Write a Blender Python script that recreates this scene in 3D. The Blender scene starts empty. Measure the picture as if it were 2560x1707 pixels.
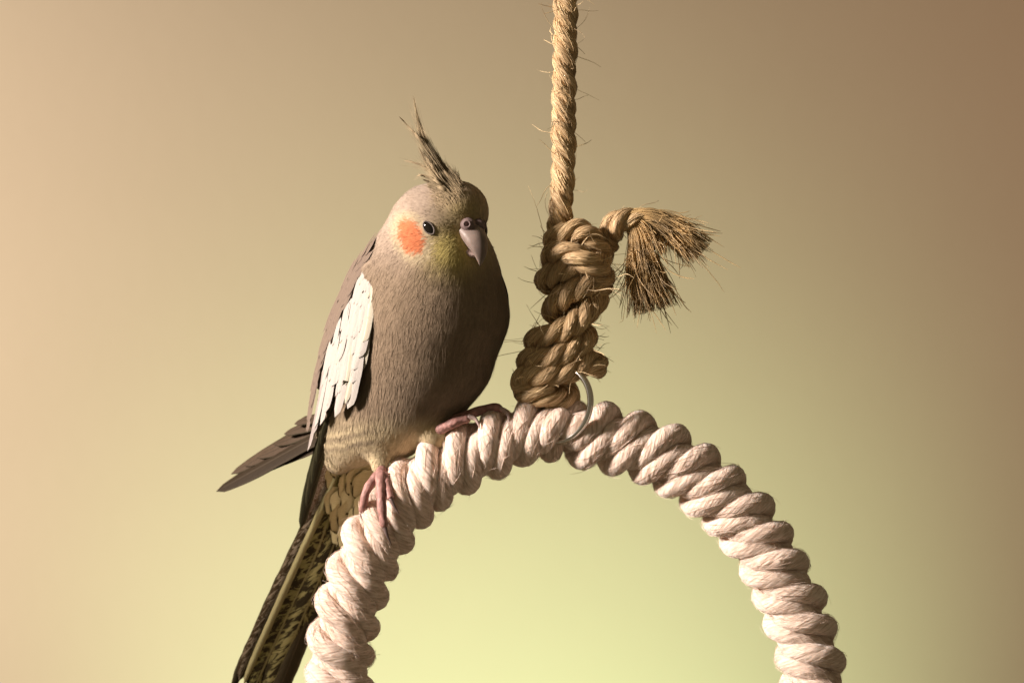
import bpy, math, random
import numpy as np

# ------------------------------------------------------------------ camera, world, lamps
S = 0.00011            # metres per layout unit (one unit = 0.11 mm)
ZC = 1.50              # height of the picture centre above the floor
CAMD = 0.782
scene = bpy.context.scene
col = scene.collection
rng = np.random.default_rng(11)
random.seed(5)

def lamp(name, kind, loc, target, power, color, **kw):
    d = bpy.data.lights.new(name, kind)
    d.energy = power; d.color = color
    for k, v in kw.items(): setattr(d, k, v)
    o = bpy.data.objects.new(name, d); col.objects.link(o)
    o.location = loc
    from mathutils import Vector
    o.rotation_euler = (Vector(target) - Vector(loc)).to_track_quat('-Z', 'Y').to_euler()
    return o

cam_d = bpy.data.cameras.new('camera'); cam = bpy.data.objects.new('camera', cam_d); col.objects.link(cam)
cam.location = (0, -CAMD, ZC); cam.rotation_euler = (math.radians(90), 0, 0)
cam_d.lens = 100; cam_d.sensor_width = 36; cam_d.clip_start = 0.02; cam_d.clip_end = 50
cam_d.dof.use_dof = True; cam_d.dof.focus_distance = CAMD - 0.012; cam_d.dof.aperture_fstop = 14
scene.camera = cam

world = bpy.data.worlds.new('World'); scene.world = world; world.use_nodes = True
bg = world.node_tree.nodes['Background']
bg.inputs['Color'].default_value = (1.0, 0.82, 0.52, 1); bg.inputs['Strength'].default_value = 0.14

WALL_Y = 0.62
KEY = lamp('key_lamp', 'AREA', (-0.87, -0.32, ZC + 0.34), (0.0, -0.01, ZC - 0.02), 1.05, (1.0, 0.87, 0.78),
           shape='DISK', size=0.19, spread=math.radians(32))
WASH = lamp('wall_wash_lamp', 'SPOT', (-0.92, 0.10, ZC - 0.02), (-0.36, WALL_Y, ZC - 0.03), 50.0, (1.0, 0.885, 0.79),
            spot_size=math.radians(66), spot_blend=1.0, shadow_soft_size=0.06)
TUNG = lamp('tungsten_lamp', 'SPOT', (0.78, 0.06, ZC + 0.34), (0.28, WALL_Y, ZC + 0.05), 4.0, (1.0, 0.46, 0.28),
            spot_size=math.radians(72), spot_blend=1.0, shadow_soft_size=0.06)
GLOW = lamp('green_gel_lamp', 'SPOT', (0.0, 0.26, ZC - 0.38), (0.0, WALL_Y, ZC - 0.21), 9.5, (0.68, 1.0, 0.62),
            spot_size=math.radians(74), spot_blend=1.0, shadow_soft_size=0.03)

vs = scene.view_settings
vs.view_transform = 'Standard'; vs.look = 'None'; vs.exposure = 0.0; vs.gamma = 1.0; vs.use_curve_mapping = False
scene.render.engine = 'CYCLES'
scene.render.resolution_x = 1024; scene.render.resolution_y = 682

# ------------------------------------------------------------------ helpers
def W(p):
    """layout units (x right, y down, d away from the camera) -> world metres"""
    p = np.asarray(p, float)
    return np.stack([(p[..., 0] - 1280) * S, p[..., 2] * S, (853.5 - p[..., 1]) * S + ZC], -1)

def empty(name, p, label=None, cat=None):
    o = bpy.data.objects.new(name, None); col.objects.link(o)
    o.location = W(p); o.empty_display_size = 0.01
    if label: o['label'] = label
    if cat: o['category'] = cat
    return o

def world_loc(o):
    v = np.zeros(3)
    while o is not None:
        v += np.array(o.location); o = o.parent
    return v

def build(name, V, F, mat, parent=None, uv=None, colr=None, smooth=True, kind=None, pts=None, world_space=False):
    """V in layout units; F int array (n,3|4) or list of such arrays; uv per loop; colr per vertex (linear rgb)"""
    me = bpy.data.meshes.new(name)
    Vw = np.asarray(V, float) if world_space else W(V)
    if parent is not None: Vw = Vw - world_loc(parent)
    Fs = [F] if isinstance(F, np.ndarray) else list(F)
    loops = np.concatenate([f.ravel() for f in Fs]).astype(np.int32)
    tot = np.concatenate([np.full(len(f), f.shape[1], np.int32) for f in Fs])
    start = np.concatenate([[0], np.cumsum(tot)[:-1]]).astype(np.int32)
    me.vertices.add(len(Vw)); me.vertices.foreach_set('co', Vw.astype(np.float32).ravel())
    me.loops.add(len(loops)); me.loops.foreach_set('vertex_index', loops)
    me.polygons.add(len(tot)); me.polygons.foreach_set('loop_start', start)
    me.polygons.foreach_set('loop_total', tot)
    if smooth: me.polygons.foreach_set('use_smooth', np.ones(len(tot), bool))
    if uv is not None:
        l = me.uv_layers.new(name='UVMap'); l.data.foreach_set('uv', np.asarray(uv, np.float32).ravel())
    if colr is not None:
        a = me.color_attributes.new('Col', 'FLOAT_COLOR', 'POINT')
        c4 = np.ones((len(Vw), 4), np.float32); c4[:, :3] = colr
        a.data.foreach_set('color', c4.ravel())
    me.update(calc_edges=True); me.validate()
    me.materials.append(mat)
    o = bpy.data.objects.new(name, me); col.objects.link(o)
    if parent is not None: o.parent = parent
    if kind: o['kind'] = kind
    return o

def norm(v): return v / np.maximum(np.linalg.norm(v, axis=-1, keepdims=True), 1e-9)
def sstep(a, b, x):
    t = np.clip((x - a) / (b - a), 0, 1); return t * t * (3 - 2 * t)

def spline(P, n_per=16, closed=False):
    P = np.asarray(P, float)
    if closed: Q = np.vstack([P[-1], P, P[0], P[1]])
    else: Q = np.vstack([2 * P[0] - P[1], P, 2 * P[-1] - P[-2]])
    out = []
    for i in range(1, len(Q) - 2):
        p0, p1, p2, p3 = Q[i - 1:i + 3]
        t = np.linspace(0, 1, n_per, endpoint=False)[:, None]
        out.append(0.5 * (2 * p1 + (p2 - p0) * t + (2 * p0 - 5 * p1 + 4 * p2 - p3) * t**2 + (3 * p1 - p0 - 3 * p2 + p3) * t**3))
    out = np.vstack(out)
    if not closed: out = np.vstack([out, P[-1]])
    return out

def resample(P, step=None, n=None):
    P = np.asarray(P, float)
    seg = np.linalg.norm(np.diff(P, axis=0), axis=1); s = np.concatenate([[0], np.cumsum(seg)])
    if n is None: n = max(2, int(round(s[-1] / step)) + 1)
    t = np.linspace(0, s[-1], n)
    return np.stack([np.interp(t, s, P[:, k]) for k in range(P.shape[1])], 1), t

def smooth_path(P, it):
    P = P.copy()
    for _ in range(it):
        P[1:-1] = 0.25 * P[:-2] + 0.5 * P[1:-1] + 0.25 * P[2:]
    return P

def frames(P, up=(0, 0, -1.0)):
    T = norm(np.gradient(P, axis=0)); n = len(P)
    N = np.zeros_like(P)
    u = np.array(up, float); u = u - T[0] * (u @ T[0]); N[0] = u / np.linalg.norm(u)
    for i in range(1, n):
        v = N[i - 1] - T[i] * (N[i - 1] @ T[i]); N[i] = v / max(np.linalg.norm(v), 1e-9)
    return T, N, np.cross(T, N)

def tube_arrays(P, R, sides=10, caps=True, up=(0, 0, -1.0), vscale=0.01, closed=False, squash=1.0):
    P = np.asarray(P, float); n = len(P); R = np.broadcast_to(np.asarray(R, float), (n,))
    T, N, B = frames(P, up)
    a = np.linspace(0, 2 * math.pi, sides, endpoint=False)
    V = P[:, None] + R[:, None, None] * (np.cos(a)[None, :, None] * N[:, None] * squash + np.sin(a)[None, :, None] * B[:, None])
    V = V.reshape(-1, 3)
    s = np.concatenate([[0], np.cumsum(np.linalg.norm(np.diff(P, axis=0), axis=1))]) * vscale
    rows = n if closed else n - 1
    i = np.arange(rows)[:, None]; j = np.arange(sides)[None, :]
    i2 = (i + 1) % n; j2 = (j + 1) % sides
    F = np.stack([i * sides + j, i * sides + j2, i2 * sides + j2, i2 * sides + j], -1).reshape(-1, 4)
    u0 = np.broadcast_to(j / sides, (rows, sides)); u1 = u0 + 1.0 / sides
    v0 = np.broadcast_to(s[:rows, None], (rows, sides)); v1 = np.broadcast_to((np.append(s, s[-1] + s[1])[1:rows + 1])[:, None], (rows, sides))
    uv = np.stack([np.stack([u0, v0], -1), np.stack([u1, v0], -1), np.stack([u1, v1], -1), np.stack([u0, v1], -1)], 2).reshape(-1, 2)
    Fs = [F]
    if caps and not closed:
        k = len(V); V = np.vstack([V, P[0], P[-1]])
        j = np.arange(sides)
        c0 = np.stack([np.full(sides, k), (j + 1) % sides, j], 1)
        base = (n - 1) * sides
        c1 = np.stack([np.full(sides, k + 1), base + j, base + (j + 1) % sides], 1)
        Fs += [c0, c1]
        uv = np.vstack([uv, np.zeros((sides * 3, 2)), np.full((sides * 3, 2), s[-1])])
    return V, Fs, uv

def tube(name, P, R, mat, parent, **kw):
    kind = kw.pop('kind', None)
    V, F, uv = tube_arrays(P, R, **kw)
    return build(name, V, F, mat, parent, uv=uv, kind=kind)

def hair_arrays(P, R, side=None):
    """P (H,K,3) paths, R (H,K) half widths. side=None: three-sided tubes; else flat ribbons spread along side (H,K,3)"""
    H, K, _ = P.shape
    if side is not None:
        V = np.stack([P - side * R[..., None], P + side * R[..., None]], 2).reshape(-1, 3)
        h = (np.arange(H) * K * 2)[:, None]; k = np.arange(K - 1)[None, :] * 2
        b = h + k
        F = np.stack([b, b + 1, b + 3, b + 2], -1).reshape(-1, 4)
        return V, F, 2
    T = norm(np.gradient(P, axis=1))
    ref = np.where(np.abs(T[..., 2:3]) > 0.8, np.array([1.0, 0, 0]), np.array([0, 0, 1.0]))
    N = norm(np.cross(T, ref)); B = np.cross(T, N)
    V = np.stack([P + R[..., None] * (math.cos(a) * N + math.sin(a) * B) for a in (0, 2.0944, 4.18879)], 2).reshape(-1, 3)
    h = (np.arange(H) * K * 3)[:, None, None]; k = (np.arange(K - 1) * 3)[None, :, None]; j = np.arange(3)[None, None, :]
    b = h + k
    F = np.stack([b + j, b + (j + 1) % 3, b + 3 + (j + 1) % 3, b + 3 + j], -1).reshape(-1, 4)
    return V, F, 3

# ---- cheap smooth value noise on points
_perm = rng.random((64, 64, 64))
def vnoise(p):
    p = np.asarray(p, float); i = np.floor(p).astype(int); f = p - i; f = f * f * (3 - 2 * f)
    r = 0
    for dx in (0, 1):
        for dy in (0, 1):
            for dz in (0, 1):
                w = (f[..., 0] if dx else 1 - f[..., 0]) * (f[..., 1] if dy else 1 - f[..., 1]) * (f[..., 2] if dz else 1 - f[..., 2])
                r = r + w * _perm[(i[..., 0] + dx) % 64, (i[..., 1] + dy) % 64, (i[..., 2] + dz) % 64]
    return r * 2 - 1

# ------------------------------------------------------------------ materials
class NT:
    def __init__(s, name):
        s.m = bpy.data.materials.new(name); s.m.use_nodes = True
        s.t = s.m.node_tree; s.b = s.t.nodes['Principled BSDF']
    def n(s, typ, **kw):
        o = s.t.nodes.new(typ)
        for k, v in kw.items(): setattr(o, k, v)
        return o
    def link(s, a, b): s.t.links.new(a, b)
    def put(s, sock, v):
        if isinstance(v, bpy.types.NodeSocket): s.link(v, sock)
        else: sock.default_value = v
    def math(s, op, a, b=0.0, c=None, clamp=False):
        o = s.n('ShaderNodeMath', operation=op, use_clamp=clamp)
        s.put(o.inputs[0], a); s.put(o.inputs[1], b)
        if c is not None: s.put(o.inputs[2], c)
        return o.outputs[0]
    def mix(s, f, a, b, blend='MIX'):
        o = s.n('ShaderNodeMix', data_type='RGBA', blend_type=blend)
        s.put(o.inputs[0], f)
        s.put(o.inputs[6], a if isinstance(a, bpy.types.NodeSocket) else (*a, 1)); s.put(o.inputs[7], b if isinstance(b, bpy.types.NodeSocket) else (*b, 1))
        return o.outputs[2]
    def ramp(s, f, lo, hi, a=0.0, b=1.0):
        o = s.n('ShaderNodeMapRange', interpolation_type='SMOOTHSTEP')
        s.put(o.inputs[0], f); o.inputs[1].default_value = lo; o.inputs[2].default_value = hi
        o.inputs[3].default_value = a; o.inputs[4].default_value = b
        return o.outputs[0]
    def noise(s, vec, scale, detail=3.0, rough=0.55, dist=0.0):
        o = s.n('ShaderNodeTexNoise')
        if vec is not None: s.link(vec, o.inputs['Vector'])
        o.inputs['Scale'].default_value = scale; o.inputs['Detail'].default_value = detail
        o.inputs['Roughness'].default_value = rough; o.inputs['Distortion'].default_value = dist
        return o.outputs['Fac']
    def uv(s):
        o = s.n('ShaderNodeUVMap'); o.uv_map = 'UVMap'
        x = s.n('ShaderNodeSeparateXYZ'); s.link(o.outputs[0], x.inputs[0])
        return x.outputs[0], x.outputs[1]
    def vec(s, x, y=0.0, z=0.0):
        o = s.n('ShaderNodeCombineXYZ'); s.put(o.inputs[0], x); s.put(o.inputs[1], y); s.put(o.inputs[2], z)
        return o.outputs[0]
    def obj(s):
        return s.n('ShaderNodeTexCoord').outputs['Object']
    def bump(s, h, strength, dist):
        o = s.n('ShaderNodeBump'); s.put(o.inputs['Height'], h)
        o.inputs['Strength'].default_value = strength; o.inputs['Distance'].default_value = dist
        s.link(o.outputs[0], s.b.inputs['Normal'])
    def set(s, **kw):
        for k, v in kw.items():
            sock = s.b.inputs[k.replace('_', ' ')]
            if isinstance(v, bpy.types.NodeSocket): s.link(v, sock)
            else: sock.default_value = v if not isinstance(v, tuple) or len(v) != 3 else (*v, 1)
        return s

def mat_wall():
    m = NT('painted_wall'); p = m.obj()
    big = m.noise(p, 4.0, 3); fine = m.noise(p, 420.0, 2); mid = m.noise(p, 120.0, 3)
    c = m.mix(m.ramp(big, 0.3, 0.7), (0.60, 0.49, 0.35), (0.62, 0.51, 0.365))
    m.set(Base_Color=c, Roughness=0.85)
    m.b.inputs['Specular IOR Level'].default_value = 0.25
    h = m.math('ADD', m.math('MULTIPLY', fine, 0.5), mid)
    m.bump(h, 0.22, 0.0006)
    return m.m

def mat_fibre(name, c_dark, c_mid, c_light, strands=34.0, twist=3.0, bump=0.9, dist=0.0004, rough=0.85, sheen=0.0, along=6.0, sss=0.0):
    """yarn: fine fibres running along the tube at a slight angle (uv: u around, v along)"""
    m = NT(name); u, v = m.uv()
    uu = m.math('ADD', u, m.math('MULTIPLY', v, twist))
    # wrap-free coordinates around the tube
    ang = m.math('MULTIPLY', uu, 2 * math.pi)
    cx = m.math('COSINE', ang); sx = m.math('SINE', ang)
    k = strands / (2 * math.pi)
    pv = m.vec(m.math('MULTIPLY', cx, k), m.math('MULTIPLY', sx, k), m.math('MULTIPLY', v, along))
    f1 = m.noise(pv, 1.0, 3, 0.6, 0.15)
    pv2 = m.vec(m.math('MULTIPLY', cx, k * 0.28), m.math('MULTIPLY', sx, k * 0.28), m.math('MULTIPLY', v, along * 0.5))
    f2 = m.noise(pv2, 1.0, 2, 0.5, 0.1)
    big = m.noise(m.obj(), 60.0, 3)
    c = m.mix(m.ramp(f1, 0.30, 0.60), c_dark, c_mid)
    c = m.mix(m.ramp(f1, 0.50, 0.72), c, c_light)
    c = m.mix(m.ramp(big, 0.35, 0.7, 0.0, 0.35), c, c_mid)
    h = m.math('ADD', m.math('MULTIPLY', f1, 0.6), f2)
    m.set(Base_Color=c, Roughness=rough)
    m.b.inputs['Specular IOR Level'].default_value = 0.2
    if sheen: m.b.inputs['Sheen Weight'].default_value = sheen; m.b.inputs['Sheen Roughness'].default_value = 0.5
    if sss:
        m.b.inputs['Subsurface Weight'].default_value = sss
        m.b.inputs['Subsurface Radius'].default_value = (0.0022, 0.0016, 0.0012); m.b.inputs['Subsurface Scale'].default_value = 1.0
    m.bump(h, bump, dist)
    return m.m

def mat_plain(name, c, rough=0.6, spec=0.3, var=0.12, scale=300.0, bump=0.0, metal=0.0, sss=0.0):
    m = NT(name); f = m.noise(m.obj(), scale, 3)
    d = tuple(x * (1 - var) for x in c); l = tuple(min(1, x * (1 + var)) for x in c)
    m.set(Base_Color=m.mix(m.ramp(f, 0.3, 0.7), d, l), Roughness=rough, Metallic=metal)
    m.b.inputs['Specular IOR Level'].default_value = spec
    if sss:
        m.b.inputs['Subsurface Weight'].default_value = sss
        m.b.inputs['Subsurface Radius'].default_value = (0.002, 0.0008, 0.0005); m.b.inputs['Subsurface Scale'].default_value = 0.5
    if bump: m.bump(f, bump, 0.0004)
    return m.m

def mat_vcol(name, rough=0.8, sheen=0.15, var=0.25, scale=900.0, bump=0.0):
    m = NT(name); a = m.n('ShaderNodeVertexColor'); a.layer_name = 'Col'
    f = m.noise(m.obj(), scale, 2)
    c = m.mix(m.ramp(f, 0.3, 0.7, 0.0, var), a.outputs['Color'], m.mix(1.0, a.outputs['Color'], (0.6, 0.57, 0.52), 'MULTIPLY'))
    m.set(Base_Color=c, Roughness=rough)
    m.b.inputs['Specular IOR Level'].default_value = 0.15
    m.b.inputs['Sheen Weight'].default_value = sheen; m.b.inputs['Sheen Roughness'].default_value = 0.6
    if bump: m.bump(f, bump, 0.0005)
    return m.m

def mat_feather(name, c_vane, c_edge, c_shaft, barbs=90.0, slant=0.5, edge=0.78, pattern=None, c_pat=None, rough=0.6, bump=0.35, edge_soft=0.12):
    """uv: u across the vane (0..1), v along (0..1)"""
    m = NT(name); u, v = m.uv()
    x = m.math('ABSOLUTE', m.math('MULTIPLY', m.math('SUBTRACT', u, 0.5), 2.0))
    co = m.math('SUBTRACT', m.math('MULTIPLY', v, barbs), m.math('MULTIPLY', x, slant * barbs * 0.2))
    n1 = m.noise(m.vec(co, m.math('MULTIPLY', x, 1.4), 0.0), 1.0, 2, 0.6)
    obn = m.noise(m.obj(), 260.0, 2)
    xe = m.math('ADD', x, m.math('MULTIPLY', m.math('SUBTRACT', obn, 0.5), 0.25))
    c = m.mix(m.ramp(xe, edge - edge_soft, edge + edge_soft), c_vane, c_edge)
    if pattern == 'mottle':
        w = m.noise(m.vec(m.math('MULTIPLY', u, 3.0), m.math('SUBTRACT', m.math('MULTIPLY', v, 32.0), m.math('MULTIPLY', x, 1.6)), 0.0), 1.0, 4, 0.65, 1.3)
        c = m.mix(m.ramp(w, 0.43, 0.53), c, c_pat)
    elif pattern == 'bars':
        w = m.n('ShaderNodeTexWave', wave_type='BANDS', bands_direction='Y')
        m.link(m.vec(m.math('MULTIPLY', u, 0.8), v, 0.0), w.inputs['Vector'])
        w.inputs['Scale'].default_value = 9.0; w.inputs['Distortion'].default_value = 5.0; w.inputs['Detail'].default_value = 3.0; w.inputs['Detail Scale'].default_value = 3.0
        c = m.mix(m.ramp(w.outputs['Fac'], 0.42, 0.62), c, c_pat)
    elif pattern == 'spots':
        w = m.noise(m.vec(m.math('MULTIPLY', u, 2.4), m.math('SUBTRACT', m.math('MULTIPLY', v, 24.0), m.math('MULTIPLY', x, 1.5)), 3.0), 1.0, 3, 0.55, 1.0)
        c = m.mix(m.ramp(w, 0.42, 0.54), c, c_pat)
    elif pattern == 'tipline':
        e = m.math('MAXIMUM', m.math('MULTIPLY', m.ramp(xe, 0.78, 0.90), m.ramp(v, 0.5, 0.7)), m.ramp(v, 0.88, 0.94))
        c = m.mix(e, c, c_pat)
    c = m.mix(m.ramp(n1, 0.35, 0.7, 0.0, 0.45), c, m.mix(1.0, c, (0.55, 0.53, 0.5), 'MULTIPLY'))
    c = m.mix(m.ramp(x, 0.05, 0.09, 0.85, 0.0), c, c_shaft)
    m.set(Base_Color=c, Roughness=rough)
    m.b.inputs['Specular IOR Level'].default_value = 0.08
    m.bump(n1, bump, 0.0003)
    return m.m

M = {}
M['wall'] = mat_wall()
M['cotton'] = mat_fibre('cotton_yarn', (0.47, 0.345, 0.265), (0.78, 0.62, 0.52), (0.86, 0.72, 0.62), strands=24, twist=0.55, bump=1.0, dist=0.0007, rough=0.9, sheen=0.35, along=5.0, sss=0.35)
M['cotton_fuzz'] = mat_plain('cotton_fuzz', (0.80, 0.65, 0.55), 0.9, 0.1, 0.1)
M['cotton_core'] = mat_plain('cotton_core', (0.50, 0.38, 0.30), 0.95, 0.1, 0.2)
M['jute'] = mat_fibre('jute_strand', (0.20, 0.115, 0.045), (0.62, 0.43, 0.235), (0.90, 0.70, 0.46), strands=38, twist=0.5, bump=1.0, dist=0.0005, rough=0.55, along=2.6)
M['jute_fibre'] = mat_plain('jute_fibre', (0.74, 0.53, 0.30), 0.5, 0.35, 0.45, 150.0)
M['fray'] = mat_plain('frayed_jute', (0.42, 0.285, 0.13), 0.5, 0.35, 0.45, 150.0)
M['steel'] = mat_plain('polished_steel', (0.80, 0.77, 0.72), 0.12, 0.5, 0.04, 80.0, metal=1.0)
M['plumage'] = mat_vcol('plumage', 0.85, 0.12, 0.3)
M['skin'] = mat_vcol('bird_body', 0.9, 0.1, 0.3, bump=0.3)

# ------------------------------------------------------------------ setting: the painted wall
wx, wz = 3.0, 2.0
Vw = np.array([[-wx, WALL_Y, ZC - wz], [wx, WALL_Y, ZC - wz], [wx, WALL_Y, ZC + wz], [-wx, WALL_Y, ZC + wz]])
wall = build('wall', Vw, np.array([[0, 1, 2, 3]]), M['wall'], smooth=False, kind='structure', world_space=True)
wall['label'] = 'smooth tan painted wall behind the bird'

# ------------------------------------------------------------------ rope tools
def lay_strand(C, r1, L, phase, t):
    """centre line of one strand twisted round path C"""
    T, N, B = frames(C)
    th = 2 * math.pi * t / L + phase
    r1 = np.broadcast_to(np.asarray(r1, float), t.shape)
    return C + r1[:, None] * (np.cos(th)[:, None] * N + np.sin(th)[:, None] * B), th, T, N, B

def surface_fibres(P, R, count, length, lift, rad, wild=0.15, K=6, lift_pow=2.0, t_bias=None, twist=0.004):
    """fibres lying on a tube P of radius R, their ends lifted off"""
    n = len(P); T, N, B = frames(P)
    seg = np.linalg.norm(np.diff(P, axis=0), axis=1).mean()
    R = np.broadcast_to(np.asarray(R, float), (n,))
    ln = rng.uniform(0.5, 1.3, count) * length
    i0 = rng.uniform(0, n - 1, count) if t_bias is None else t_bias(count)
    dr = rng.choice([-1, 1], count)
    q = np.linspace(0, 1, K)
    idx = np.clip(i0[:, None] + dr[:, None] * q[None] * ln[:, None] / seg, 0, n - 1.001)
    a = rng.uniform(0, 2 * math.pi, count)[:, None] + dr[:, None] * q[None] * ln[:, None] * twist + rng.normal(0, wild, (count, 1)) * q[None]
    lo = idx.astype(int); f = (idx - lo)[..., None]
    pick = lambda A: A[lo] * (1 - f) + A[np.minimum(lo + 1, n - 1)] * f
    p, nn, bb, rr = pick(P), pick(N), pick(B), pick(R[:, None])[..., 0]
    lf = np.abs(rng.normal(0, lift, (count, 1))) * q[None] ** lift_pow
    off = rr + rad + lf
    out = p + off[..., None] * (np.cos(a)[..., None] * nn + np.sin(a)[..., None] * bb)
    out = out + rng.normal(0, 1, (count, 1, 3)) * (q[None, :, None] ** 2) * lf[..., -1:, None] * 0.35
    rd = np.full((count, K), rad) * rng.uniform(0.6, 1.2, (count, 1)); rd[:, -1] *= 0.3
    return out, rd

# ------------------------------------------------------------------ cotton rope ring
RING0 = [(851,1638),(866,1543),(888,1470),(920,1388),(970,1300),(1032,1228),(1098,1178),(1173,1137),(1260,1100),(1361,1070),(1470,1086),
        (1567,1107),(1648,1136),(1718,1177),(1785,1226),(1843,1281),(1893,1346),(1937,1418),(1974,1495),(2004,1572),(2028,1655),
        (2042,1780),(2010,1950),(1900,2110),(1720,2225),(1500,2270),(1270,2245),(1070,2150),(930,2000),(862,1830)]
RING = RING0[25:] + RING0[:25]          # the joint lies at the bottom of the ring
ringP = np.array([(x, y, 0.0) for x, y in RING])
rc = spline(ringP, 24, closed=True); rc = np.vstack([rc, rc[:1]])
rc, rt = resample(rc, 4.0)
NL = round(rt[-1] / (84 * 3)); LAY = -rt[-1] / NL
rope_ring = empty('rope_ring', (1361, 2270, 0), 'thick cream twisted cotton rope bent into a round perch ring', 'rope ring')
# pinch where the steel ring squeezes the rope
def near(x, y): return rt[np.argmin((rc[:, 0] - x) ** 2 + (rc[:, 1] - y) ** 2)]
t_a, t_b = near(1408, 1075), near(1298, 1085)
pinch = 1 - 0.42 * np.exp(-((rt - t_a) / 18) ** 2) - 0.10 * np.exp(-((rt - t_b) / 20) ** 2)
R1 = 48.0
PH0 = -2 * math.pi * near(1361, 1070) / LAY + 0.0
fz_P, fz_R = [], []
for k in range(3):
    st, th, T, N, B = lay_strand(rc, R1 * pinch, LAY, PH0 + 2 * math.pi * k / 3, rt)
    Ts = norm(np.gradient(st, axis=0))
    rad = np.cos(th)[:, None] * N + np.sin(th)[:, None] * B
    side = np.cross(Ts, rad)
    so = None
    for j in range(2):
        ph = 1.0 * th + math.pi * j + 1.25 + 0.35 * np.sin(rt / 310 + k)
        wob = 1 + 0.05 * np.sin(rt / 47 + 3 * k + j)
        c = st + 15.0 * pinch[:, None] * (np.cos(ph)[:, None] * rad + np.sin(ph)[:, None] * side)
        c = c + 2.0 * np.stack([vnoise(c * 0.02 + 9 * k + 5 * j + d) for d in (0, 20, 40)], 1)
        V, F, uv = tube_arrays(c, 27.5 * pinch * wob, sides=14, caps=False, vscale=0.01)
        # round the seam at the hidden bottom of the ring
        if j == 0:
            so = empty('strand', (1361, 2270, 0)); so.parent = rope_ring; so.location = (0, 0, 0)
        build('ply', V, F, M['cotton'], so, uv=uv)
        p, r = surface_fibres(c, 27.5 * pinch, 2600, 42, 3.2, 0.55, wild=0.25, K=5)
        fz_P.append(p); fz_R.append(r)
        p, r = surface_fibres(c, 27.5 * pinch, 2000, 26, 6, 0.42, wild=0.7, K=5)
        fz_P.append(p); fz_R.append(r)
V, F, _ = hair_arrays(np.vstack(fz_P), np.vstack(fz_R))
build('fuzz', V, F, M['cotton_fuzz'], rope_ring, kind='stuff')
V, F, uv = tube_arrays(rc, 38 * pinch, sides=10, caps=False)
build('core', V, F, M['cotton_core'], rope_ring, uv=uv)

# ------------------------------------------------------------------ steel split ring
ring_c = np.array([1397, 1010, -42.0])
yaw = math.radians(35)
th = np.linspace(0, 4 * math.pi, 160)
ex = np.array([math.cos(yaw), 0, -math.sin(yaw)]); ey = np.array([0.08, -1.0, 0.0]); en = np.array([math.sin(yaw), 0, math.cos(yaw)])
sp = ring_c + 92 * (np.cos(th + 1.9)[:, None] * ex + np.sin(th + 1.9)[:, None] * ey) + ((th / (4 * math.pi) - 0.5) * 14)[:, None] * en
key_ring = tube('split_ring', sp, 6.2, M['steel'], None, sides=12)
key_ring['label'] = 'shiny steel split ring joining the knotted jute cord to the cotton rope ring'
key_ring['category'] = 'metal ring'

# ------------------------------------------------------------------ jute rope with knot and frayed end
JP = [(1414,-420,0),(1414,-200,0),(1414,-60,0),(1413,100,2),(1410,250,-2),(1409,400,0),(1404,500,4),(1397,590,14),(1398,650,26),(1412,730,30),(1425,800,30),(1385,870,40),
      (1374,915,44),(1400,962,36),(1424,992,20),(1400,1000,-2),(1350,988,-42),(1304,984,-38),(1278,968,-18),(1296,938,-36),(1350,936,-56),(1419,926,-54),(1480,905,-34),
      (1508,915,0),(1480,905,44),(1420,884,70),(1350,890,66),(1302,908,20),(1310,900,-34),(1356,896,-58),(1412,880,-62),(1456,858,-44),(1474,840,0),(1446,838,46),(1384,852,62),(1326,858,26),(1330,846,-30),(1376,838,-60),(1420,818,-64),(1460,792,-54),(1494,762,-30),
      (1502,738,8),(1470,752,50),(1410,780,56),(1374,778,16),(1392,752,-36),(1440,722,-60),(1494,706,-46),(1520,712,-4),(1496,728,42),(1430,722,66),(1366,706,48),
      (1354,700,6),(1372,688,-36),(1412,672,-56),(1474,660,-50),(1512,650,-14),(1500,632,34),(1440,640,62),(1386,660,36),(1370,640,-14),(1394,630,-58),(1442,642,-86),(1494,672,-72),(1520,694,-24),(1508,676,36),(1440,634,66),(1386,612,36),(1378,600,-10),(1404,590,-44),
      (1450,578,-50),(1496,604,-36),(1516,640,-4),(1508,652,36),(1512,622,56),(1526,598,24),(1530,572,-6),(1548,554,-16),(1578,544,-18),(1606,546,-18)]
JA = np.array(JP, float)
kn = slice(9, len(JP) - 6)
JA[kn, 0] = 1428 + (JA[kn, 0] - 1428) * 0.84; JA[kn, 2] *= 0.92
jp = spline(JA, 20)
jp, jt = resample(jp, 3.0)
jp = smooth_path(jp, 10)
jute = empty('jute_rope', JP[0], 'hanging tan jute cord tied in a lumpy knot with a frayed end', 'rope')
JL = 138.0
jf_P, jf_R, ff_P, ff_R = [], [], [], []
jt_end = jt[-1]
taper = 1 - 0.35 * sstep(jt_end - 60, jt_end, jt)
for k in range(3):
    st, th, T, N, B = lay_strand(jp, 15.5 * taper, -JL, 2 * math.pi * k / 3 + 0.4, jt)
    rr = 15.2 * taper * (1 + 0.06 * np.sin(jt / 33 + 2 * k) + 0.05 * np.sin(jt / 14 + k))
    so = tube('strand', st, rr, M['jute'], jute, sides=14, vscale=0.01)
    p, r = surface_fibres(st, rr, 1300, 110, 1.4, 0.75, wild=0.18, K=7, twist=0.003); jf_P.append(p); jf_R.append(r)
    p, r = surface_fibres(st, rr, 170, 55, 15, 0.6, wild=0.9, K=7, lift_pow=1.6); jf_P.append(p); jf_R.append(r)
V, F, _ = hair_arrays(np.vstack(jf_P), np.vstack(jf_R))
build('fibres', V, F, M['jute_fibre'], jute, kind='stuff')
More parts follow.
